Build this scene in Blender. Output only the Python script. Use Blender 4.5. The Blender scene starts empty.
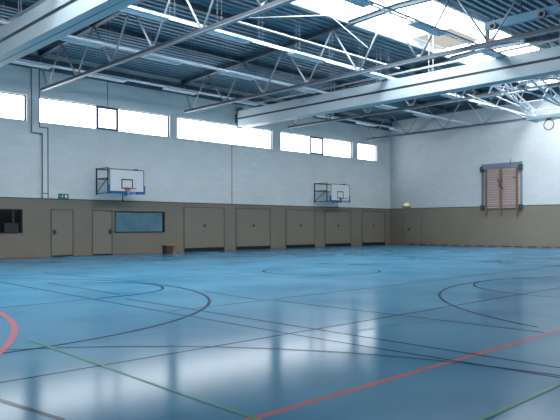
import bpy, bmesh, math, random
from mathutils import Vector, Matrix
random.seed(4)
C = bpy.context.scene.collection
PI = math.pi
EYE_H = 1.31

# ------------------------------------------------------------------ materials
def srgb(r, g, b):
    f = lambda c: (c/255/12.92) if c/255 <= .04045 else ((c/255+.055)/1.055)**2.4
    return (f(r), f(g), f(b), 1)

def mat(name, col, rough=.6, metal=0., spec=.5, var=0., vscale=4., bump=0., bscale=30., emit=None, estr=0.):
    m = bpy.data.materials.new(name); m.use_nodes = True
    nt = m.node_tree; p = nt.nodes['Principled BSDF']
    p.inputs['Base Color'].default_value = col
    p.inputs['Roughness'].default_value = rough
    p.inputs['Metallic'].default_value = metal
    p.inputs['Specular IOR Level'].default_value = spec
    if emit:
        p.inputs['Emission Color'].default_value = emit
        p.inputs['Emission Strength'].default_value = estr
    tc = nt.nodes.new('ShaderNodeTexCoord')
    if var > 0:
        n = nt.nodes.new('ShaderNodeTexNoise'); n.inputs['Scale'].default_value = vscale
        n.inputs['Detail'].default_value = 4
        r = nt.nodes.new('ShaderNodeValToRGB')
        r.color_ramp.elements[0].position = .3; r.color_ramp.elements[1].position = .7
        r.color_ramp.elements[0].color = tuple(c*(1-var) for c in col[:3]) + (1,)
        r.color_ramp.elements[1].color = tuple(min(1, c*(1+var)) for c in col[:3]) + (1,)
        nt.links.new(tc.outputs['Object'], n.inputs['Vector'])
        nt.links.new(n.outputs['Fac'], r.inputs['Fac'])
        nt.links.new(r.outputs['Color'], p.inputs['Base Color'])
    if bump > 0:
        n2 = nt.nodes.new('ShaderNodeTexNoise'); n2.inputs['Scale'].default_value = bscale
        b = nt.nodes.new('ShaderNodeBump'); b.inputs['Strength'].default_value = bump
        b.inputs['Distance'].default_value = .01
        nt.links.new(tc.outputs['Object'], n2.inputs['Vector'])
        nt.links.new(n2.outputs['Fac'], b.inputs['Height'])
        nt.links.new(b.outputs['Normal'], p.inputs['Normal'])
    return m

def masonry(name, col, axis):
    """painted block wall; axis 'x' for walls running along X, 'y' along Y"""
    m = mat(name, col, rough=.75)
    nt = m.node_tree; p = nt.nodes['Principled BSDF']
    tc = nt.nodes.new('ShaderNodeTexCoord'); sep = nt.nodes.new('ShaderNodeSeparateXYZ'); cmb = nt.nodes.new('ShaderNodeCombineXYZ')
    nt.links.new(tc.outputs['Object'], sep.inputs[0])
    nt.links.new(sep.outputs['X' if axis == 'x' else 'Y'], cmb.inputs['X'])
    nt.links.new(sep.outputs['Z'], cmb.inputs['Y'])
    br = nt.nodes.new('ShaderNodeTexBrick')
    br.inputs['Scale'].default_value = 1.0
    br.inputs['Brick Width'].default_value = .5; br.inputs['Row Height'].default_value = .25
    br.inputs['Mortar Size'].default_value = .012; br.inputs['Mortar Smooth'].default_value = .3
    br.inputs['Color1'].default_value = tuple(c*1.02 for c in col[:3]) + (1,)
    br.inputs['Color2'].default_value = tuple(c*.96 for c in col[:3]) + (1,)
    br.inputs['Mortar'].default_value = tuple(c*.93 for c in col[:3]) + (1,)
    nt.links.new(cmb.outputs[0], br.inputs['Vector'])
    n = nt.nodes.new('ShaderNodeTexNoise'); n.inputs['Scale'].default_value = .6; n.inputs['Detail'].default_value = 5
    nt.links.new(tc.outputs['Object'], n.inputs['Vector'])
    mx = nt.nodes.new('ShaderNodeMix'); mx.data_type = 'RGBA'; mx.blend_type = 'MULTIPLY'
    mr = nt.nodes.new('ShaderNodeMapRange'); mr.inputs['To Min'].default_value = .9; mr.inputs['To Max'].default_value = 1.06
    nt.links.new(n.outputs['Fac'], mr.inputs['Value'])
    cc = nt.nodes.new('ShaderNodeCombineColor')
    for k in range(3): nt.links.new(mr.outputs[0], cc.inputs[k])
    mx.inputs[0].default_value = 1
    nt.links.new(br.outputs['Color'], mx.inputs[6]); nt.links.new(cc.outputs[0], mx.inputs[7])
    nt.links.new(mx.outputs[2], p.inputs['Base Color'])
    bp = nt.nodes.new('ShaderNodeBump'); bp.inputs['Strength'].default_value = .1; bp.inputs['Distance'].default_value = .01
    bp.invert = True
    nt.links.new(br.outputs['Fac'], bp.inputs['Height']); nt.links.new(bp.outputs['Normal'], p.inputs['Normal'])
    return m

def emitter(name, col, s):
    m = bpy.data.materials.new(name); m.use_nodes = True
    nt = m.node_tree; nt.nodes.clear()
    e = nt.nodes.new('ShaderNodeEmission'); e.inputs[0].default_value = col; e.inputs[1].default_value = s
    o = nt.nodes.new('ShaderNodeOutputMaterial'); nt.links.new(e.outputs[0], o.inputs[0])
    return m

WIN_S, SKY_S = 4.0, 7.0
M = {}
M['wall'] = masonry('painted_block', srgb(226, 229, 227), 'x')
M['wall_y'] = masonry('painted_block_shaded', srgb(204, 209, 211), 'y')  # same paint; dimmer light on this wall put into the colour
M['clad'] = mat('brown_cladding', srgb(130, 121, 107), .6, var=.05, vscale=.7, bump=.05)
M['clad_door'] = mat('brown_door', srgb(133, 124, 110), .55, var=.03, vscale=.8)
M['dark_trim'] = mat('dark_trim', srgb(52, 56, 60), .6)
M['black'] = mat('black_rubber', srgb(12, 14, 20), .7)
M['frame'] = mat('mauve_window_frame', srgb(92, 88, 108), .5)
M['frame_dark'] = mat('dark_window_frame', srgb(48, 52, 62), .5)
M['chord'] = mat('shaded_chord_steel', srgb(62, 68, 78), .45, var=.1, vscale=1.5)  # steel darkened; shadow on the chord's side faces put into the colour
M['steel'] = mat('light_painted_steel', srgb(146, 154, 160), .45, metal=.0, var=.06, vscale=2)
M['steel_dark'] = mat('blue_grey_steel', srgb(66, 84, 98), .5, var=.1, vscale=2)
M['rail'] = mat('white_light_trunking', srgb(214, 224, 230), .4)
M['lamp'] = mat('white_lamp_housing', srgb(205, 222, 232), .4)
M['tube'] = mat('unlit_tube', srgb(235, 240, 244), .3)
M['deck'] = mat('corrugated_roof_deck', srgb(98, 132, 148), .5, metal=.15, var=.08, vscale=.8)
M['housing'] = mat('curtain_housing_panel', srgb(174, 188, 194), .45, var=.06, vscale=.5)
M['housing_under'] = mat('housing_underside', srgb(170, 184, 186), .5)
M['board'] = mat('white_board', srgb(232, 234, 234), .4)
M['blue_pad'] = mat('blue_padding', srgb(32, 104, 176), .5)
M['red'] = mat('red_hoop', srgb(190, 60, 55), .4)
M['hoop_brown'] = mat('brown_hoop', srgb(110, 84, 84), .5)
M['net'] = mat('white_net', srgb(225, 225, 220), .8)
M['bracket'] = mat('dark_blue_bracket', srgb(52, 64, 84), .5)
M['wood'] = mat('pale_beech_bar', srgb(190, 166, 158), .5, var=.08, vscale=6)
M['wood_dark'] = mat('brown_wood_upright', srgb(128, 92, 72), .5, var=.1, vscale=6)
M['wood_box'] = mat('dark_wood_box', srgb(58, 46, 40), .6, var=.15, vscale=5)
M['wood_top'] = mat('box_top', srgb(140, 104, 72), .5, var=.1, vscale=5)
M['grey_steel'] = mat('grey_apparatus_steel', srgb(112, 124, 140), .45)
M['handle'] = mat('dark_handle', srgb(72, 72, 70), .4, metal=.4)
M['green'] = mat('exit_green', srgb(30, 110, 80), .4)
M['white'] = mat('pictogram_white', srgb(225, 235, 230), .4)
M['duct'] = mat('pale_blue_service_beam', srgb(120, 172, 196), .4)
M['louvre'] = mat('pale_louvre', srgb(214, 228, 234), .4)
M['seam'] = mat('brown_seam', srgb(82, 80, 74), .6)
M['lamp_yellow'] = mat('emergency_lamp_glow', srgb(200, 205, 130), .4, emit=srgb(215, 215, 130), estr=.3)
M['orange_trim'] = mat('skirting', srgb(146, 112, 92), .6)
M['wire'] = mat('steel_wire', srgb(170, 182, 190), .4)
M['pane'] = emitter('daylit_translucent_glazing', (0.92, 0.965, 1.0, 1), WIN_S)
M['sky_pane'] = emitter('daylit_roof_glazing', (0.92, 0.965, 1.0, 1), SKY_S)
M['grey_pane'] = emitter('greyer_roof_glazing', (0.80, 0.77, 0.71, 1), .38)  # greyer, dimmer glazing for one roof pane
M['teal_glass'] = mat('painted_blue_lit_glass', srgb(96, 134, 146), .12, var=.18, vscale=1.3)  # opaque pane; the blue-lit look is painted into its colour
M['dark_glass'] = mat('dark_glass', srgb(6, 7, 14), .1)
M['blind'] = mat('grey_blind', srgb(36, 42, 44), .6)

def satin(name, c0, c1, r0, r1, f0=.03, f1=.2):
    """matt paint under a thin satin lacquer"""
    m = bpy.data.materials.new(name); m.use_nodes = True
    nt = m.node_tree; nt.nodes.clear(); N = nt.nodes.new; L = nt.links.new
    out = N('ShaderNodeOutputMaterial'); mix = N('ShaderNodeMixShader'); df = N('ShaderNodeBsdfDiffuse'); gl = N('ShaderNodeBsdfGlossy')
    tc = N('ShaderNodeTexCoord')
    n = N('ShaderNodeTexNoise'); n.inputs['Scale'].default_value = .5; n.inputs['Detail'].default_value = 6
    rp = N('ShaderNodeValToRGB'); rp.color_ramp.elements[0].position = .3; rp.color_ramp.elements[1].position = .72
    rp.color_ramp.elements[0].color = c0; rp.color_ramp.elements[1].color = c1
    L(tc.outputs['Object'], n.inputs['Vector']); L(n.outputs['Fac'], rp.inputs['Fac']); L(rp.outputs['Color'], df.inputs['Color'])
    mr = N('ShaderNodeMapRange'); mr.inputs['From Min'].default_value = .3; mr.inputs['From Max'].default_value = .7
    mr.inputs['To Min'].default_value = r0; mr.inputs['To Max'].default_value = r1
    L(n.outputs['Fac'], mr.inputs['Value']); L(mr.outputs[0], gl.inputs['Roughness'])
    fr = N('ShaderNodeFresnel'); fr.inputs['IOR'].default_value = 1.45
    m2 = N('ShaderNodeMapRange'); m2.inputs['To Min'].default_value = f0; m2.inputs['To Max'].default_value = f1
    L(fr.outputs[0], m2.inputs['Value']); L(m2.outputs[0], mix.inputs[0])
    L(df.outputs[0], mix.inputs[1]); L(gl.outputs[0], mix.inputs[2]); L(mix.outputs[0], out.inputs[0])
    return m
M['floor'] = satin('blue_sports_floor', srgb(60, 122, 156), srgb(84, 144, 174), .125, .145, .02, .6)
def line_mat(name, c): return satin(name, c, c, .13, .17, .03, .36)
M['line_black'] = line_mat('dark_court_line', srgb(26, 60, 90))
M['line_red'] = line_mat('red_court_line', srgb(182, 110, 118))
M['line_green'] = line_mat('green_court_line', srgb(84, 150, 136))

# ------------------------------------------------------------------ mesh helpers
def box(bm, x0, x1, y0, y1, z0, z1):
    vs = [bm.verts.new((x, y, z)) for x in (x0, x1) for y in (y0, y1) for z in (z0, z1)]
    for f in ((0, 1, 3, 2), (4, 6, 7, 5), (0, 4, 5, 1), (2, 3, 7, 6), (0, 2, 6, 4), (1, 5, 7, 3)):
        bm.faces.new([vs[i] for i in f])

def beam(bm, a, b, w, h=None, up=(0, 0, 1)):
    """rectangular bar from a to b"""
    h = h or w; a, b = Vector(a), Vector(b); d = (b-a).normalized(); u = Vector(up)
    if abs(d.dot(u)) > .99: u = Vector((1, 0, 0))
    s = d.cross(u).normalized(); u = s.cross(d).normalized()
    vs = []
    for p in (a, b):
        for i, j in ((-1, -1), (1, -1), (1, 1), (-1, 1)):
            vs.append(bm.verts.new(p + s*(i*w/2) + u*(j*h/2)))
    for f in ((3, 2, 1, 0), (4, 5, 6, 7), (0, 1, 5, 4), (1, 2, 6, 5), (2, 3, 7, 6), (3, 0, 4, 7)):
        bm.faces.new([vs[i] for i in f])

def tube(bm, pts, r, n=8, closed=False):
    pts = [Vector(p) for p in pts]; rings = []; N = len(pts)
    for i, p in enumerate(pts):
        if closed: d = pts[(i+1) % N] - pts[i-1]
        else: d = pts[min(i+1, N-1)] - pts[max(i-1, 0)]
        d.normalize(); u = Vector((0, 0, 1)) if abs(d.z) < .95 else Vector((1, 0, 0))
        s = d.cross(u).normalized(); u = s.cross(d)
        rings.append([bm.verts.new(p + s*r*math.cos(2*PI*k/n) + u*r*math.sin(2*PI*k/n)) for k in range(n)])
    for i in range(N if closed else N-1):
        A, B = rings[i], rings[(i+1) % N]
        for k in range(n): bm.faces.new((A[k], A[(k+1) % n], B[(k+1) % n], B[k]))
    if not closed:
        bm.faces.new(rings[0][::-1]); bm.faces.new(rings[-1])

def obj(name, bm, m, parent=None, smooth=False):
    bmesh.ops.recalc_face_normals(bm, faces=bm.faces)
    me = bpy.data.meshes.new(name); bm.to_mesh(me); bm.free()
    me.materials.append(m)
    if smooth:
        for f in me.polygons: f.use_smooth = True
    o = bpy.data.objects.new(name, me); C.objects.link(o)
    if parent: o.parent = parent
    return o

def NB(): return bmesh.new()
def boxobj(name, dims, m, parent=None, bev=0):
    bm = NB(); box(bm, *dims)
    if bev: bmesh.ops.bevel(bm, geom=bm.edges[:], offset=bev, segments=2, affect='EDGES')
    return obj(name, bm, m, parent)

def thing(name, label, cat, loc=(0, 0, 0), rotz=0, group=None):
    o = bpy.data.objects.new(name, None); C.objects.link(o); o.empty_display_size = .2
    o.location = loc; o.rotation_euler = (0, 0, rotz); o['label'] = label; o['category'] = cat
    if group: o['group'] = group
    return o
def tag(o, label, cat, group=None):
    o['label'] = label; o['category'] = cat
    if group: o['group'] = group
    return o
def struct(o): o['kind'] = 'structure'; return o
def sempty(name, loc=(0, 0, 0)):
    o = bpy.data.objects.new(name, None); C.objects.link(o); o.location = loc; o['kind'] = 'structure'; return o
def kids(o): return [c for c in bpy.data.objects if c.parent == o]
def dup(root, loc, label):
    def cp(o, par):
        c = o.copy(); C.objects.link(c); c.parent = par
        for k in kids(o): cp(k, c)
        return c
    r = cp(root, None); r.location = loc; r['label'] = label
    return r

# ------------------------------------------------------------------ dimensions
XL, XR = -7.8, 37.2          # hall length
YN, YA = -0.6, 26.93         # near wall, window wall
HB = 2.52                    # cladding height
ZS, ZT = 5.84, 6.95          # clerestory sill / head
def roof(y):                 # underside of deck
    return 8.86 + .045*(27-y) if y > 13.5 else 8.86 + .045*13.5 - .045*(13.5-y)
WTOP = roof(YA) + .06
SK0, SK1 = 12.2, 15.85       # skylight opening in Y
SKX0, SKX1 = -4., 36.0

# ------------------------------------------------------------------ floor + court lines
fl = struct(boxobj('floor', (XL-.3, XR+.3, YN-.3, YA+.3, -.2, 0), M['floor']))
LZ = [0.0]
def lz():
    LZ[0] += .00012
    return .001 + LZ[0]
def strip(pts, w, m):
    """flat painted line along pts (floor plane)"""
    bm = NB(); z = lz(); L = []; w *= .8
    P = [Vector((p[0], p[1], 0)) for p in pts]
    for i, p in enumerate(P):
        d = (P[min(i+1, len(P)-1)] - P[max(i-1, 0)]).normalized(); s = Vector((-d.y, d.x, 0))*w/2
        L.append((bm.verts.new((p.x+s.x, p.y+s.y, z)), bm.verts.new((p.x-s.x, p.y-s.y, z))))
    for a, b in zip(L, L[1:]): bm.faces.new((a[0], a[1], b[1], b[0]))
    o = obj('court_line', bm, m, fl)
    for poly in o.data.polygons:
        if poly.normal.z < 0: poly.flip()
    return o
def arc(cx, cy, r, a0, a1, w, m):
    n = max(12, int(abs(a1-a0)/3))
    return strip([(cx+r*math.cos(math.radians(a0+(a1-a0)*i/n)), cy+r*math.sin(math.radians(a0+(a1-a0)*i/n))) for i in range(n+1)], w, m)
K, R_, G_ = M['line_black'], M['line_red'], M['line_green']
strip([(-5, 3.2), (36, 3.3)], .085, R_)
strip([(-5, 5.45), (36, 5.45)], .05, K)
strip([(5.6, 8.2), (22, 8.4)], .04, K)
strip([(0, 10.3), (6.56, 10.62)], .05, K)
strip([(5.72, 15.9), (5.5, 8.9), (5.45, 4.9), (5.55, 1.2)], .045, K)
strip([(6.42, 14.4), (6.28, 10.88)], .05, K)
strip([(6.0, 10.2), (5.93, 6.0), (5.9, 1.2)], .05, K)
strip([(7.74, 8.1), (7.72, 3.3)], .05, K)
strip([(1.75, 5.35), (1.93, 4.1)], .06, K)
strip([(7.7, 17.6), (8.2, 12.4)], .04, K)
strip([(12.0, 18.6), (11.0, 12.3)], .04, K)
strip([(7.8, 10.2), (7.55, 8.2)], .035, K)
strip([(22.3, 19.), (22.3, 1.)], .04, K)
strip([(12.6, 8.6), (34., 8.2)], .03, K)
strip([(8.0, 13.5), (30, 13.5)], .03, K)
arc(2.53, 12.13, 5.44, -96, 84, .07, K)
arc(6.19, 12.31, 1.68, -105, 62, .06, K)
arc(13.68, 1.36, 6.02, 12, 159, .06, K)
arc(14.1, 4.96, 2.43, 10, 200, .055, K)
arc(13.8, 12.45, 1.7, 0, 360, .06, K)
arc(27.7, 12.2, 6.0, 100, 260, .05, K)
arc(-.36, 1.63, 5.99, 2, 62, .04, K)
arc(-4.33, 11.06, 8.07, -36, -2, .1, R_)
strip([(3.02, 7.3), (2.9, 4.2), (2.84, 1.6)], .045, G_)
strip([(3.4, 2.1), (9.0, 2.2)], .05, G_)
strip([(5.9, 5.0), (8.2, 4.9)], .03, G_)

# ------------------------------------------------------------------ walls
PIERS = [(11.10, 11.64), (18.40, 18.86), (25.59, 26.28), (32.97, 33.55)]
WINS = [(-3.35, 3.65), (4.2, 11.10), (11.64, 18.40), (18.86, 25.59), (26.28, 32.97), (33.55, 35.66)]
SASH = {2: (14.36, 15.50), 4: (28.90, 30.12), 1: (6.9, 8.05)}
def window_wall(name, y0, y1, wins):
    bm = NB()
    box(bm, XL, XR, y0, y1, 0, ZS); box(bm, XL, XR, y0, y1, ZT, WTOP)
    xs = [XL] + [v for w in wins for v in w] + [XR]
    for a, b in zip(xs[0::2], xs[1::2]): box(bm, a, b, y0, y1, ZS, ZT)
    return struct(obj(name, bm, M['wall']))
wl = window_wall('wall_left', YA, YA+.35, WINS)
wr_ = struct(boxobj('wall_near', (XL, XR, YN-.35, YN, 0, WTOP), M['wall']))
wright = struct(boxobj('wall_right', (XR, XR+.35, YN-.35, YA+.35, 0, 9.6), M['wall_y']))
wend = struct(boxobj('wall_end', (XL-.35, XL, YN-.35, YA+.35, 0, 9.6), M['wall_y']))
# cladding bands with their dark cap strips
def clad(parent, dims, cap):
    boxobj('cladding', dims, M['clad'], parent)
    boxobj('cap_strip', cap, M['dark_trim'], parent)
IW = [(6.2, 10.88, 1.05, 2.06), (15.23, 18.04, 1.02, 2.05)]
bm = NB(); T = .06
edges = [XL, 6.2, 10.88, 15.23, 18.04, XR]
box(bm, XL, XR, YA-T, YA, 0, 1.02); box(bm, XL, XR, YA-T, YA, 2.06, HB)
for a, b in ((XL, 6.2), (10.88, 15.23), (18.04, XR)): box(bm, a, b, YA-T, YA, 1.02, 2.06)
obj('cladding', bm, M['clad'], wl)
boxobj('cap_strip', (XL, XR, YA-T-.015, YA, HB, HB+.035), M['dark_trim'], wl)
clad(wright, (XR-T, XR, YN, YA-T, 0, HB), (XR-T-.015, XR, YN, YA-T, HB, HB+.035))
clad(wr_, (XL, XR, YN, YN+T, 0, HB), (XL, XR, YN, YN+T+.01, HB, HB+.035))
clad(wend, (XL, XL+T, YN+T, YA-T, 0, HB), (XL, XL+T+.01, YN+T, YA-T, HB, HB+.035))
FY = YA-T     # face of the cladding

# thin movement joints in the blockwork
bm = NB()
box(bm, 22.47, 22.51, YA-.006, YA+.01, HB+.04, ZS)
obj('movement_joint', bm, M['dark_trim'], wl)
bm = NB()
box(bm, 14.90, 14.93, YA-.006, YA+.01, ZT+.05, 8.1)
obj('movement_joint', bm, M['dark_trim'], wl)
# edge beam over the windows; end-wall one added to cover rib ends and darken the top
struct(boxobj('trim_1', (XL, XR, YA-.2, YA, 8.12, 8.62), M['steel_dark']))
struct(boxobj('trim_3', (XR-.2, XR, YN, YA-.2, 8.78, 9.58), M['steel_dark']))
# baseboards
bm = NB(); x = XL
drs = [(12.13, 13.16), (14.08, 15.10), (19.2, 21.89), (22.71, 25.34), (26.62, 29.18), (30.12, 32.71), (33.88, 36.47)]
segs = [XL] + [v for d in drs for v in d] + [XR]
for a, b in zip(segs[0::2], segs[1::2]): box(bm, a, b, FY-.012, FY, 0, .075)
struct(obj('baseboard_left', bm, M['orange_trim']))
bbr = struct(boxobj('baseboard_right', (XR-T-.012, XR-T, YN+T, FY, 0, .1), M['orange_trim']))
bm = NB(); y = 1.0
while y < 25:
    box(bm, XR-T-.018, XR-T-.010, y, y+.5, .02, .08); y += .85
obj('vent_slots', bm, M['dark_trim'], bbr)

# windows
wn = 0
def add_window(a, b, yin, yout, sash=None, fr=.05):
    """daylit clerestory window; yin = room side, yout = outer side"""
    global wn; wn += 1
    yc = yin + (yout-yin)*.35; s = 1 if yout > yin else -1
    w = sempty('window_%d' % wn, ((a+b)/2, yc, ZS))
    cx = (a+b)/2
    def B(bm, x0, x1, y0, y1, z0, z1): box(bm, x0-cx, x1-cx, y0, y1, z0-ZS, z1-ZS)
    d = .04
    bm = NB()
    B(bm, a, b, -d, d, ZS, ZS+fr*.8); B(bm, a, b, -d, d, ZT-fr, ZT)
    B(bm, a, a+fr, -d, d, ZS+fr*.8, ZT-fr); B(bm, b-fr*1.6, b, -d, d, ZS+fr*.8, ZT-fr)
    obj('frame', bm, M['frame'], w)
    bays = [(a+fr, b-fr*1.6)]
    if sash:
        s0, s1 = sash
        bm = NB(); q = .11
        B(bm, s0, s1, -d-.05, d-.05, ZS+.005, ZS+q); B(bm, s0, s1, -d-.05, d-.05, ZT-q, ZT-.005)
        B(bm, s0, s0+q, -d-.05, d-.05, ZS+q, ZT-q); B(bm, s1-q, s1, -d-.05, d-.05, ZS+q, ZT-q)
        so = obj('opening_sash', bm, M['frame'], w)
        bm = NB(); B(bm, s0+q, s1-q, -.012, .012, ZS+q, ZT-q); obj('pane', bm, M['pane'], so)
        bays = [(a+fr, s0), (s1, b-fr*1.6)]
    for p, q2 in bays:
        bm = NB(); B(bm, p, q2, -.012, .012, ZS+fr*.8, ZT-fr); obj('pane', bm, M['pane'], w)
for i, (a, b) in enumerate(WINS): add_window(a, b, YA, YA+.35, SASH.get(i))

# interior windows in the cladding
def iwin(a, b, z0, z1, glass, dark):
    global wn; wn += 1
    w = sempty('window_%d' % wn, ((a+b)/2, FY, z0)); cx = (a+b)/2
    bm = NB(); f = .045
    box(bm, a-cx, b-cx, -.02, .05, 0, f); box(bm, a-cx, b-cx, -.02, .05, z1-z0-f, z1-z0)
    box(bm, a-cx, a-cx+f, -.02, .05, f, z1-z0-f); box(bm, b-cx-(.12 if not dark else .08), b-cx, -.02, .05, f, z1-z0-f)
    obj('frame', bm, M['black'], w)
    bm = NB(); box(bm, a-cx+f, b-cx-.08, .03, .045, f, z1-z0-f); obj('pane', bm, glass, w)
    if dark:
        bm = NB()
        box(bm, b-cx-.75, b-cx-.16, .005, .02, f, .42); box(bm, b-cx-.42, b-cx-.34, .005, .02, .42, z1-z0-f)
        obj('blind', bm, M['blind'], w)
iwin(6.2, 10.88, 1.05, 2.06, M['dark_glass'], True)
iwin(15.23, 18.04, 1.02, 2.05, M['teal_glass'], False)

# doors in the cladding
dn = 0
def single_door(a, b, h, hx, yface=FY):
    global dn; dn += 1; cx = (a+b)/2
    d = sempty('door_%d' % dn, (cx, yface, 0))
    bm = NB(); box(bm, a-cx+.03, b-cx-.03, -.012, .0, .05, h-.03); obj('door_leaf', bm, M['clad_door'], d)
    bm = NB(); e = .025
    box(bm, a-cx-.01, a-cx+e, -.022, 0, 0, h); box(bm, b-cx-e, b-cx+.01, -.022, 0, 0, h); box(bm, a-cx-.01, b-cx+.01, -.022, 0, h-e, h+.01)
    obj('door_frame', bm, M['seam'], d)
    bm = NB(); box(bm, a-cx+.03, b-cx-.03, -.014, 0, .0, .05); obj('threshold', bm, M['black'], d)
    bm = NB(); box(bm, hx-cx-.07, hx-cx+.07, -.028, -.01, .97, 1.18)
    tube(bm, [(hx-cx, -.02, 1.08), (hx-cx, -.075, 1.08), (hx-cx+.13, -.075, 1.08)], .014)
    obj('door_handle', bm, M['handle'], d)
single_door(12.13, 13.16, 2.07, 12.27); single_door(14.08, 15.10, 2.07, 14.98)
def garage(a, b, h):
    global dn; dn += 1; cx = (a+b)/2
    d = sempty('door_%d' % dn, (cx, FY, 0))
    bm = NB(); box(bm, a-cx+.04, b-cx-.04, -.02, 0, .19, h-.05)
    obj('door_leaf', bm, M['clad_door'], d)
    bm = NB(); e = .03
    box(bm, a-cx, a-cx+e, -.03, 0, 0, h); box(bm, b-cx-e, b-cx, -.03, 0, 0, h); box(bm, a-cx, b-cx, -.03, 0, h-e, h)
    obj('door_frame', bm, M['seam'], d)
    bm = NB(); box(bm, a-cx+.03, b-cx-.03, -.035, 0, .005, .19); obj('rubber_seal', bm, M['black'], d)
    bm = NB(); box(bm, -.08, .08, -.035, -.02, 1.29, 1.42); tube(bm, [(-.06, -.05, 1.35), (.06, -.05, 1.35)], .018)
    obj('door_handle', bm, M['handle'], d)
for a, b in drs[2:]: garage(a, b, 2.33)
# narrow door in the end wall near the corner
dn += 1
d = sempty('door_%d' % dn, (XR-T, 25.0, 0))
bm = NB(); box(bm, -.012, 0, -.72, .72, .04, 2.1); obj('door_leaf', bm, M['clad_door'], d)
bm = NB(); box(bm, -.016, 0, -.735, -.72, 0, 2.13); box(bm, -.016, 0, .72, .735, 0, 2.13); box(bm, -.016, 0, -.72, .72, 2.115, 2.13)
obj('door_frame', bm, M['seam'], d)
bm = NB(); box(bm, -.035, -.012, .2, .36, 1.0, 1.15); obj('door_handle', bm, M['handle'], d)

# ------------------------------------------------------------------ roof deck
bm = NB(); prof = []
pit = .32
def deck_part(y0, y1):
    y = y0; pts = []
    while y < y1 - 1e-6:
        for dy, dz in ((0, 0), (.12, 0), (.14, .16), (.29, .16), (.32, 0)):
            yy = y+dy
            if yy > y1: break
            if pts and abs(pts[-1][0]-yy) < 1e-6: continue
            pts.append((yy, roof(yy)+dz))
        y += pit
    lo = [(bm.verts.new((XL-.1, py, pz)), bm.verts.new((XR+.1, py, pz))) for py, pz in pts]
    hi = [(bm.verts.new((XL-.1, py, pz+.02)), bm.verts.new((XR+.1, py, pz+.02))) for py, pz in pts]
    for L in (lo, hi):
        for a, b in zip(L, L[1:]): bm.faces.new((a[0], a[1], b[1], b[0]))
deck_part(YN-.3, SK0); deck_part(SK1, YA+.3)
ceil = struct(obj('ceiling', bm, M['deck']))
# closing pieces of deck at the skylight's ends
bm = NB()
box(bm, XL-.1, SKX0, SK0, SK1, 9.44, 9.52); box(bm, SKX1, XR+.1, SK0, SK1, 9.44, 9.52)
obj('end_panel', bm, M['deck'], ceil)
# purlins under the deck
for yp in (22.15, 18.3, 5.0, 9.0):
    bm = NB(); z = roof(yp)
    box(bm, XL, XR, yp-.07, yp+.07, z-.2, z-.185); box(bm, XL, XR, yp-.012, yp+.012, z-.185, z-.005); box(bm, XL, XR, yp-.07, yp+.07, z-.006, z)
    obj('purlin', bm, M['steel_dark'], ceil)
# skylight
sk = sempty('window_%d' % (wn+1), (0, 0, 0))
bm = NB()
box(bm, SKX0, SKX1, SK1-.06, SK1+.06, roof(SK1)-.12, 9.6); box(bm, SKX0, SKX1, SK0-.06, SK0+.06, roof(SK0)-.12, 9.6)
box(bm, SKX0-.06, SKX0, SK0, SK1, 9.2, 9.6); box(bm, SKX1, SKX1+.06, SK0, SK1, 9.2, 9.6)
obj('kerb', bm, M['rail'], sk)
x = SKX0; k = 0
while x < SKX1-.1:
    x1 = min(x+2.5, SKX1)
    zc = 9.62
    for ya, yb in ((SK0+.06, 14.0), (14.0, SK1-.06)):
        bm = NB(); box(bm, x+.03, x1-.03, ya, yb, zc, zc+.03)
        obj('pane', bm, M['grey_pane'] if 23.4 < x < 25 and ya > 13 else M['sky_pane'], sk)
    if x > SKX0:
        bm = NB(); box(bm, x-.03, x+.03, SK0+.06, SK1-.06, 9.56, 9.66); obj('glazing_bar', bm, M['rail'], sk)
    x = x1
struct(sk)

# ------------------------------------------------------------------ roof trusses
def zt(y): return roof(y) - .14
LOW = [26.1-2.7*k for k in range(10)]; ZL = 7.25
def make_truss(label):
    t = thing('roof_truss', label, 'roof truss', (0, 0, 0), 0, 'lattice roof trusses')
    bm = NB()
    for (ya, yb) in ((YA-.02, 13.5), (13.5, YN+.02)):
        for dz in (-.08, .08): beam(bm, (0, ya, zt(ya)+dz), (0, yb, zt(yb)+dz), .18, .025)
        beam(bm, (0, ya, zt(ya)), (0, yb, zt(yb)), .02, .16)
    obj('top_chord', bm, M['steel_dark'], t)
    bm = NB()
    beam(bm, (-.055, 26.63, ZL-.045), (-.055, .3, ZL-.035), .02, .13)
    beam(bm, (.055, 26.63, ZL-.045), (.055, .3, ZL-.035), .02, .13)
    bc = obj('bottom_chord', bm, M['chord'], t)
    bm = NB(); beam(bm, (0, 26.63, ZL-.095), (0, .3, ZL-.105), .16, .014)
    obj('lower_flange', bm, M['steel'], bc)
    ups = [YA-.1] + [y-1.35 for y in LOW]
    for i, y in enumerate(LOW):
        for u in (ups[i], ups[i+1]):
            s = .1 if u > y else -.1
            bm = NB(); tube(bm, [(0, y+s*.5, ZL+.0), (0, u-s*.5, zt(u)-.08)], .036)
            obj('diagonal', bm, M['steel'], t, True)
        bm = NB(); box(bm, -.012, .012, y-.13, y+.13, ZL+.0, ZL+.13); obj('gusset', bm, M['steel'], t)
    return t
t0 = make_truss('pale steel lattice truss nearest the camera, crossing the ceiling right of the left curtain housing')
t0.location.x = 11.63
dup(t0, (19.13, 0, 0), 'middle steel lattice truss, between the two curtain housings, carrying the pale blue beam')
dup(t0, (26.63, 0, 0), 'steel lattice truss just behind the right curtain housing, beside the folded ceiling basket')
dup(t0, (34.13, 0, 0), 'farthest steel lattice truss, next to the end wall with the wall bars')

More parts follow.
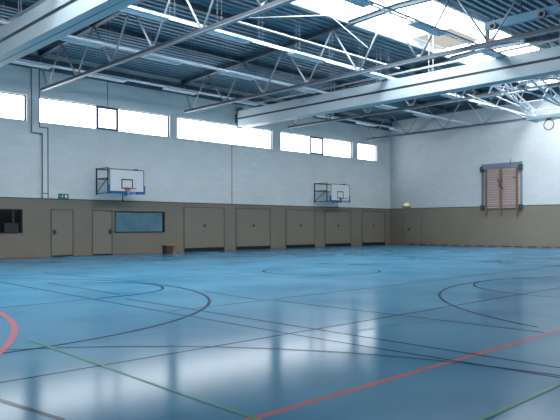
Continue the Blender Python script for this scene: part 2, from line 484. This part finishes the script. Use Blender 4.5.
# ------------------------------------------------------------------ curtain housings
def housing(X, label):
    t = thing('curtain_housing', label, 'curtain housing', (X, 0, 0), 0, 'divider curtain housings')
    y0, y1 = .2, 26.55
    W = .58
    bm = NB(); box(bm, 0, .03, y0, y1, 6.80, 7.20); box(bm, W-.03, W, y0, y1, 6.80, 7.20); obj('lower_panel', bm, M['housing'], t)
    bm = NB(); box(bm, -.015, .03, y0, y1, 7.30, 7.66); box(bm, W-.03, W+.015, y0, y1, 7.30, 7.66); obj('upper_panel', bm, M['housing'], t)
    bm = NB(); box(bm, .02, W-.02, y0, y1, 7.15, 7.35); obj('shaded_groove', bm, M['dark_trim'], t)  # recess painted dark to stand for the shadow between the panels
    bm = NB(); box(bm, .03, .27, y0, y1, 6.80, 6.84); box(bm, .31, W-.03, y0, y1, 6.80, 6.84); obj('bottom_plate', bm, M['housing_under'], t)
    bm = NB(); box(bm, .27, .31, y0, y1, 6.83, 7.16); obj('folded_curtain', bm, M['dark_trim'], t)
    bm = NB(); box(bm, .03, W-.03, y0, y1, 7.63, 7.66); obj('top_plate', bm, M['housing'], t)
    bm = NB(); box(bm, .05, W-.05, y1, y1+.03, 6.85, 7.62); obj('end_cap', bm, M['housing_under'], t)
    bm = NB(); box(bm, .12, W-.12, y1+.03, YA, 7.05, 7.5); box(bm, .22, W-.22, y1+.03, YA, 6.75, 7.9); obj('wall_bracket', bm, M['steel_dark'], t)
    bm = NB(); beam(bm, (.29, 26.5, 7.97), (.29, .2, 7.97), .09, .07); obj('carrier_rail', bm, M['steel'], t)
    for y in [25.3-2.7*k for k in range(10)]:
        bm = NB()
        for dy in (-.1, .1):
            tube(bm, [(.29, y+dy, 7.65), (.29, y+dy, roof(y)-.0)], .018, 6)
        obj('hanger', bm, M['steel'], t)
    return t
housing(7.7, 'wide pale curtain housing beam at upper left, above the dark observation window')
housing(22.62, 'long pale curtain housing beam crossing the ceiling to the right, starting above the middle window')

# ------------------------------------------------------------------ ceiling lights
RY = [24.7, 20.5, 16.5, 11.35]; RZ = 7.78
RN = ['the row nearest the window wall', 'the second row from the window wall', 'the third row from the window wall', 'the row under the skylight']
bmr = NB()
for i, y in enumerate(RY):
    t = thing('light_trunking', 'white double-edged light trunking carrying ' + RN[i], 'light trunking', (0, y, RZ), 0, 'light trunking rails')
    bm = NB(); box(bm, -3, XR-.05, -.1, -.065, 0, .055); box(bm, -3, XR-.05, .065, .1, 0, .055)
    for k in range(38): box(bm, -2.5+k, -2.46+k, -.065, .065, .01, .03)
    obj('rail', bm, M['rail'], t)
    for x in [2.0+1.875*k for k in range(18)]:
        if i == 3 and x < 12: continue
        bm = NB()
        if SK0 < y < SK1: top = 9.3
        else: top = roof(y)
        tube(bm, [(x-.09, 0, .05), (x-.09, 0, top-RZ)], .004, 4); tube(bm, [(x+.09, 0, .05), (x+.09, 0, top-RZ)], .004, 4)
        obj('suspension_wire', bm, M['wire'], t)
LX = [5.6, 9.4, 12.8, 16.6, 20.6, 27.2, 30.8, 34.3]
ORD = ['first', 'second', 'third', 'fourth', 'fifth', 'sixth', 'seventh', 'eighth', 'ninth', 'tenth']
def make_light():
    t = thing('ceiling_light', '', 'ceiling light', (0, 0, 0), 0, 'unlit strip lights under the roof')
    bm = NB(); L = 1.75
    a = [(-.23, 0), (-.13, .07), (.13, .07), (.23, 0)]
    v0 = [bm.verts.new((0, y, z)) for y, z in a]; v1 = [bm.verts.new((L, y, z)) for y, z in a]
    for k in range(3): bm.faces.new((v0[k], v0[k+1], v1[k+1], v1[k]))
    bm.faces.new(v0); bm.faces.new(v1)
    obj('housing', bm, M['lamp'], t)
    bm = NB(); box(bm, .03, L-.03, -.2, .2, -.015, .0); obj('louvre', bm, M['louvre'], t)
    bm = NB()
    for dy in (-.07, .07): tube(bm, [(.06, dy, -.03), (L-.06, dy, -.03)], .018, 8)
    obj('fluorescent_tube', bm, M['tube'], t, True)
    return t
SKIPL = {(0, 0), (1, 0), (2, 0), (3, 0), (3, 1)}
proto = None
for i, y in enumerate(RY):
    n = 0
    xs = [x for j, x in enumerate(LX) if (i, j) not in SKIPL]
    if i == 3: xs = [12.9, 16.9, 21.2]
    for x in xs:
        lab = 'white unlit strip light, %s from the left in %s' % (ORD[n], RN[i]); n += 1
        if proto is None:
            proto = make_light(); proto.location = (x, y, RZ-.075); proto['label'] = lab
        else: dup(proto, (x, y, RZ-.075), lab)

# ------------------------------------------------------------------ pipes, cables
bm = NB(); tube(bm, [(12.9, 15.15, 7.75), (21.5, 15.1, 7.75)], .03)
tag(obj('conduit', bm, M['rail'], None, True), 'thin white pipe running along the ceiling beside the skylight edge', 'pipe')
bm = NB(); tube(bm, [(22.9, 13.0, 6.6), (36.9, 16.6, 6.5)], .03)
bm.free()
bm = NB()
P = [(14.67, 17.23, 8.75), (16.81, 14.74, 8.75), (18.03, 14.02, 7.7)]
tube(bm, P, .02, 5); obj('bracing_cable', bm, M['wire'], ceil)

# pale service beam with two round lamps
t = thing('service_beam', 'short pale blue box beam hung below the roof at top right', 'beam', (19.33, 0, 0))
bm = NB(); box(bm, 0, .16, 3.0, 10.2, 7.74, 8.0); obj('box_section', bm, M['duct'], t)
bm = NB(); box(bm, .03, .13, 10.1, 10.2, 7.3, 7.74); obj('end_post', bm, M['steel'], t)
for y in (9.0, 6.5, 4.0):
    bm = NB(); tube(bm, [(.08, y, 8.0), (.08, y, roof(y))], .025, 6); obj('hanger', bm, M['steel_dark'], t)
def lamp_round(y, lab):
    t = thing('spotlight', lab, 'spotlight', (19.33, y, 7.77), 0, 'round lamps on the service beam')
    def cyl(r0, r1, x0, x1, name, m):
        bm = NB(); n = 20
        A = [bm.verts.new((x0, r0*math.cos(2*PI*k/n), r0*math.sin(2*PI*k/n))) for k in range(n)]
        B = [bm.verts.new((x1, r1*math.cos(2*PI*k/n), r1*math.sin(2*PI*k/n))) for k in range(n)]
        for k in range(n): bm.faces.new((A[k], A[(k+1) % n], B[(k+1) % n], B[k]))
        bm.faces.new(A); bm.faces.new(B); obj(name, bm, m, t)
    cyl(.1, .13, -.02, -.16, 'lamp_housing', M['steel_dark']); cyl(.12, .12, -.16, -.175, 'rim', M['steel']); cyl(.07, .07, -.175, -.18, 'lens', M['black'])
    bm = NB(); box(bm, -.03, 0, -.04, .04, -.05, .15); obj('bracket', bm, M['steel_dark'], t)
lamp_round(9.85, 'round lamp at the left end of the pale blue service beam')
lamp_round(8.25, 'round lamp nearer the right edge on the pale blue service beam')

# ------------------------------------------------------------------ conduit casing on the window wall
bm = NB()
Y0, Y1 = YA-.1, YA
box(bm, 11.26, 11.60, Y0, Y1, 5.36, 8.12)
box(bm, 11.60, 11.98, Y0, Y1, 5.36, 5.62)
box(bm, 11.73, 11.98, Y0, Y1, HB+.035, 5.36)
o = struct(obj('trim_2', bm, M['wall']))
bm = NB(); e = .018
for (xa, xb, za, zb) in ((11.26-e, 11.26+e, 5.36, 8.1), (11.26-e, 11.73, 5.36-e, 5.36+e), (11.73-e, 11.73+e, HB+.04, 5.36), (11.98-e, 11.98+e, HB+.04, 5.62), (11.60, 11.98+e, 5.62-e, 5.62+e), (11.60-e, 11.60+e, 5.62, 8.1), (11.73, 11.98, 2.75, 2.78)):
    box(bm, xa, xb, Y0-.008, Y0+.004, za, zb)
obj('edge_seam', bm, M['dark_trim'], o)

# ------------------------------------------------------------------ wall-mounted baskets
def ring_pts(cx, cy, cz, r, n=28, plane='xy'):
    out = []
    for k in range(n):
        a = 2*PI*k/n
        if plane == 'xy': out.append((cx+r*math.cos(a), cy+r*math.sin(a), cz))
        else: out.append((cx, cy+r*math.cos(a), cz+r*math.sin(a)))
    return out
def backboard(t, hoop=True):
    """board in local XZ plane, front towards -Y, bottom centre at local (0,0,0)"""
    boxobj('board', (-.9, .9, 0, .035, 0, 1.05), M['board'], t)
    bm = NB(); e = .035
    for z in (0, 1.05-e): box(bm, -.9, .9, -.006, 0, z, z+e)
    for x in (-.9, .9-e): box(bm, x, x+e, -.006, 0, e, 1.05-e)
    obj('border_line', bm, M['bracket'], t)
    bm = NB(); a, b, z0, z1, e = -.295, .295, .15, .6, .05
    box(bm, a, b, -.006, 0, z0, z0+e); box(bm, a, b, -.006, 0, z1-e, z1); box(bm, a, a+e, -.006, 0, z0+e, z1-e); box(bm, b-e, b, -.006, 0, z0+e, z1-e)
    obj('target_square', bm, M['black'], t)
    bm = NB(); box(bm, -.93, .93, -.02, .06, -.08, 0.0); box(bm, -.95, -.9, -.02, .06, -.08, .32); box(bm, .9, .95, -.02, .06, -.08, .32)
    obj('edge_padding', bm, M['blue_pad'], t)
    h = thing_part('hoop', t)
    return h
def thing_part(name, t):
    bm = NB(); tube(bm, ring_pts(0, -.38, .15, .225), .012, 6, True)
    box(bm, -.09, .09, -.16, -.006, .09, .16); box(bm, -.1, .1, -.02, -.006, .05, .22)
    h = obj(name, bm, M['red'], t)
    bm = NB(); n = 12
    for k in range(n):
        a0 = 2*PI*k/n
        for s in (1, -1):
            pts = []
            for j in range(4):
                a = a0 + s*j*PI/n; r = .22-.03*j
                pts.append((r*math.cos(a), -.38+r*math.sin(a), .14-.12*j))
            tube(bm, pts, .004, 3)
    obj('net', bm, M['net'], h)
    return h
def wall_basket(cx, xl, label):
    yb = 25.8; z0 = 2.9
    t = thing('basketball_backboard', label, 'basketball hoop', (cx, yb, z0), 0, 'wall-mounted basketball backboards')
    backboard(t)
    dy = YA-yb
    bm = NB(); tube(bm, [(xl, dy-.04, -.12), (xl, dy-.04, 1.12)], .035, 6); tube(bm, [(.55, dy-.04, -.12), (.55, dy-.04, 1.12)], .035, 6)
    tube(bm, [(xl, dy-.04, 1.08), (.55, dy-.04, 1.08)], .025, 6); tube(bm, [(xl, dy-.04, .62), (.55, dy-.04, .62)], .025, 6)
    obj('wall_frame', bm, M['bracket'], t)
    for x in (xl, .55):
        bm = NB()
        for z in (1.08, .62, -.06): tube(bm, [(x, dy-.04, z), (x+.02, .08, z)], .022, 6)
        tube(bm, [(x, dy-.06, -.02), (x+.02, .12, .62)], .018, 6)
        tube(bm, [(x+.02, .08, -.1), (x+.02, .08, 1.1)], .03, 6)
        obj('support_arm', bm, M['bracket'], t)
    bm = NB(); box(bm, xl, .9, .08, .12, -.08, -.02); box(bm, xl, .9, .08, .12, .98, 1.02); obj('rear_frame', bm, M['blue_pad'], t)
    bm = NB(); tube(bm, [(-.18, .1, -.05), (-.18, .1, -.38)], .022, 6); box(bm, -.21, -.15, .07, .13, -.42, -.36)
    obj('height_crank', bm, M['bracket'], t)
    return t
wall_basket(15.27, -.95, 'basketball backboard on a wall frame above the blue-lit window and second door')
wall_basket(30.40, -1.2, 'farther basketball backboard on a wall frame between the last storage doors, near the corner')

# ------------------------------------------------------------------ ceiling basket, folded up (board lies horizontal)
t = thing('ceiling_basket', 'white ceiling-hung basketball frame folded up flat with its hoop hanging, at right', 'basketball hoop', (28.35, 11.95, 6.2))
b = NB(); box(b, 0, 1.05, -.9, .9, 0, .05); obj('board', b, M['board'], t)
b = NB(); box(b, -.03, 1.08, -.94, -.9, -.04, .08); box(b, -.03, 1.08, .9, .94, -.04, .08); box(b, -.05, 0, -.94, .94, -.05, .09); obj('board_rim', b, M['housing'], t)
b = NB(); tube(b, ring_pts(.18, 0, -.34, .225, plane='yz'), .022, 6, True); box(b, .12, .2, -.09, .09, -.12, 0); hp = obj('hoop', b, M['hoop_brown'], t)
b = NB()
for k in range(5):
    o_ = -.17+.085*k; hh = math.sqrt(max(0, .22**2-o_**2))
    tube(b, [(.18, o_, -.34-hh), (.3, o_, -.34), (.18, o_, -.34+hh)], .005, 3)
    tube(b, [(.18, -hh, -.34+o_), (.3, 0, -.34+o_), (.18, hh, -.34+o_)], .005, 3)
obj('net', b, M['net'], hp)
b = NB(); box(b, .1, .2, -.1, .1, -.14, -.1); obj('hoop_plate', b, M['red'], t)
for s in (-1, 1):
    y = s*.75
    b = NB(); tube(b, [(.9, y, .12), (-3.6, y, 1.0)], .045, 8); obj('mast_tube', b, M['rail'], t, True)
    b = NB(); tube(b, [(.5, y, .45), (-3.4, y, 1.45)], .035, 8); obj('mast_tube', b, M['rail'], t, True)
    for k in range(5):
        xa = .4-k*.8
        b = NB(); za = .12+.88*(.9-xa)/4.5; zb = .45+1.0*(.5-(xa-.4))/3.9
        tube(b, [(xa, y, za), (xa-.4, y, zb), (xa-.8, y, .12+.88*(.9-xa+.8)/4.5)], .02, 6); obj('lattice_brace', b, M['rail'], t)
    b = NB(); tube(b, [(.2, y, .12), (-1.72, y*1.6, 1.13)], .03, 6); tube(b, [(.3, y, .1), (.3, y, .5)], .03, 6); obj('strut', b, M['rail'], t)
for x, z in ((-3.5, 1.0), (-2.4, .8), (-1.2, .55), (-.1, .33)):
    b = NB(); tube(b, [(x, -.95, z), (x, .95, z)], .03, 6); obj('cross_tube', b, M['rail'], t)
b = NB(); tube(b, [(-3.5, -.75, 1.0), (-1.2, .75, .55)], .02, 6); tube(b, [(-3.5, .75, 1.0), (-1.2, -.75, .55)], .02, 6); tube(b, [(-1.2, -.75, .55), (.2, .75, .3)], .02, 6); obj('cross_tube', b, M['rail'], t)
for s in (-1, 1):
    b = NB(); tube(b, [(-1.72, s*1.9, 1.08), (-3.5, s*.8, 1.02)], .035, 6); tube(b, [(-3.5, s*.8, 1.0), (-3.5, s*.8, 2.4)], .03, 6)
    tube(b, [(-1.72, s*1.9, 1.1), (-.3, s*.8, .4)], .03, 6)
    obj('hanger_frame', b, M['rail'], t)
b = NB(); tube(b, [(-1.72+.1, -2.6, 1.02), (-1.72+.1, 3.6, 1.02)], .045, 8); obj('carrier_tube', b, M['rail'], t)

for s in (-1, 1):
    b = NB(); tube(b, [(.0, s*1.05, .1), (-5.2, s*1.05, .42)], .03, 6); obj('stay_tube', b, M['rail'], t)
b = NB(); tube(b, [(-1.6, -1.6, .95), (-1.6, 2.2, .95)], .03, 6); tube(b, [(-2.6, -1.4, 1.25), (-2.6, 2.0, 1.25)], .03, 6); obj('cross_tube', b, M['rail'], t)
# ------------------------------------------------------------------ wall bars on the end wall
t = thing('wall_bars', 'folded wooden climbing bars in a grey steel frame on the end wall', 'wall bars', (XR, 18.5, 0))
def ub(bm, y0, y1, z0, z1, x0, x1): box(bm, -x1, -x0, y0-18.5, y1-18.5, z0, z1)
# outer steel frame
bm = NB()
ub(bm, 19.72, 19.80, 2.45, 5.2, .0, .12); ub(bm, 17.18, 17.26, 2.45, 5.22, .0, .12)
ub(bm, 17.26, 19.72, 5.1, 5.2, .02, .1)
obj('steel_frame', bm, M['grey_steel'], t)
bm = NB(); ub(bm, 17.2, 19.75, 4.86, 5.08, .02, .22); ub(bm, 17.8, 19.2, 4.95, 5.14, .22, .26); obj('top_box', bm, M['grey_steel'], t)
for y in (19.72, 17.2):
    bm = NB(); ub(bm, y-.06, y+.1, 4.7, 5.05, .02, .3); obj('hinge', bm, M['bracket'], t)
    bm = NB(); ub(bm, y-.06, y+.12, 2.3, 2.62, .0, .22); obj('wall_hook', bm, M['bracket'], t)
for y in (19.42, 18.46, 17.42):
    bm = NB(); ub(bm, y-.05, y+.05, 1.92, 4.85, .2, .3); obj('upright', bm, M['wood_dark'], t)
z = 2.42
while z < 4.8:
    bm = NB(); ub(bm, 17.36, 19.5, z, z+.1, .12, .19); obj('bar', bm, M['wood'], t); z += .155

bm = NB()
beam(bm, (-.33, 18.62-18.5, 4.2), (-.33, 18.25-18.5, 3.55), .03, .06); obj('locking_lever', bm, M['bracket'], t); bm = NB(); beam(bm, (-.24, 18.35-18.5, 4.15), (-.24, 18.6-18.5, 3.75), .03, .06)
obj('locking_lever', bm, M['bracket'], t); bm = NB(); beam(bm, (-.33, 17.42-18.5, 4.2), (-.24, 17.7-18.5, 4.3), .03, .05)
obj('locking_lever', bm, M['bracket'], t)
bm = NB(); tube(bm, [(-.06, 17.9-18.5, 5.2), (-.06, 17.9-18.5, 5.42)], .02, 6); obj('pin', bm, M['bracket'], t)

# ------------------------------------------------------------------ exit sign, emergency lamp, box, sockets
t = thing('exit_sign', 'green emergency exit sign with white running figure above the first door', 'exit sign', (12.71, YA, 2.56))
W, Hh = .46, .22
bm = NB(); box(bm, -W/2, W/2, -.07, 0, 0, Hh); obj('panel', bm, M['green'], t)
bm = NB()
def q(x0, x1, z0, z1): box(bm, x0, x1, -.074, -.07, z0, z1)
q(.06, .16, .04, .18)                                            # doorway
beam(bm, (-.05, -.072, .15), (-.08, -.072, .095), .004, .035); beam(bm, (-.05, -.072, .14), (.0, -.072, .12), .004, .018)
beam(bm, (-.08, -.072, .095), (-.03, -.072, .075), .004, .02); beam(bm, (-.03, -.072, .075), (-.03, -.072, .04), .004, .02)
beam(bm, (-.08, -.072, .095), (-.12, -.072, .05), .004, .02); q(-.055, -.02, .16, .19)
beam(bm, (-.2, -.072, .11), (-.15, -.072, .11), .004, .02); beam(bm, (-.2, -.072, .11), (-.175, -.072, .14), .004, .018); beam(bm, (-.2, -.072, .11), (-.175, -.072, .08), .004, .018)
obj('running_figure', bm, M['white'], t)
t = thing('emergency_lamp', 'small glowing yellowish lamp on the end wall near the corner', 'lamp', (XR-.012, 25.5, 2.64))
bm = NB(); box(bm, -.09, 0, -.3, .3, -.02, .05); obj('base', bm, M['dark_trim'], t)
bm = NB(); box(bm, -.08, 0, -.2, .2, .05, .27); bmesh.ops.bevel(bm, geom=bm.edges[:], offset=.02, segments=2, affect='EDGES'); obj('diffuser', bm, M['lamp_yellow'], t)

t = thing('wooden_box', 'small dark wooden box with lighter lid on the floor below the blue-lit window', 'box', (17.0, 25.0, 0))
bm = NB(); box(bm, -.12, .22, -.02, .36, .0, .4); obj('body', bm, M['wood_box'], t)
bm = NB(); box(bm, -.13, .5, -.03, .38, .4, .44); obj('lid', bm, M['wood_top'], t)
bm = NB(); box(bm, .22, .46, .03, .34, 0, .4); obj('side_support', bm, M['wood_top'], t)
for (x, y), lab in zip(((22.42, 18.7), (21.66, 14.6), (22.21, 11.2)), ('black floor socket farthest back, nearest the storage doors', 'black floor socket halfway between the other two, in front of the corner', 'black floor socket nearest the right edge, below the wall bars')):
    bm = NB(); bmesh.ops.create_cone(bm, cap_ends=True, segments=16, radius1=.14, radius2=.13, depth=.012, matrix=Matrix.Translation((x, y, .007)))
    tag(obj('floor_socket', bm, M['line_black']), lab, 'floor socket', 'floor sockets')

# ------------------------------------------------------------------ world + camera
w = bpy.data.worlds.new('World'); bpy.context.scene.world = w; w.use_nodes = True
w.node_tree.nodes['Background'].inputs[0].default_value = (.8, .9, 1, 1); w.node_tree.nodes['Background'].inputs[1].default_value = 1.0

cam = bpy.data.cameras.new('Camera'); co = bpy.data.objects.new('Camera', cam); C.objects.link(co)
F, YAW, ROLL, Y0 = 631.96, math.radians(44.213), .002, 226.36
cam.sensor_width = 36; cam.lens = F/560*36; cam.clip_start = .05; cam.clip_end = 300
cam.shift_y = (Y0-210)/560
co.location = (0, 0, EYE_H)
d = Vector((math.sin(YAW), math.cos(YAW), 0))
co.rotation_euler = (Matrix.Rotation(ROLL, 3, d) @ d.to_track_quat('-Z', 'Y').to_matrix()).to_euler()
sc = bpy.context.scene; sc.camera = co
sc.view_settings.view_transform = 'Standard'; sc.view_settings.look = 'None'
sc.view_settings.exposure = 0.95; sc.view_settings.gamma = 1; sc.view_settings.use_curve_mapping = False
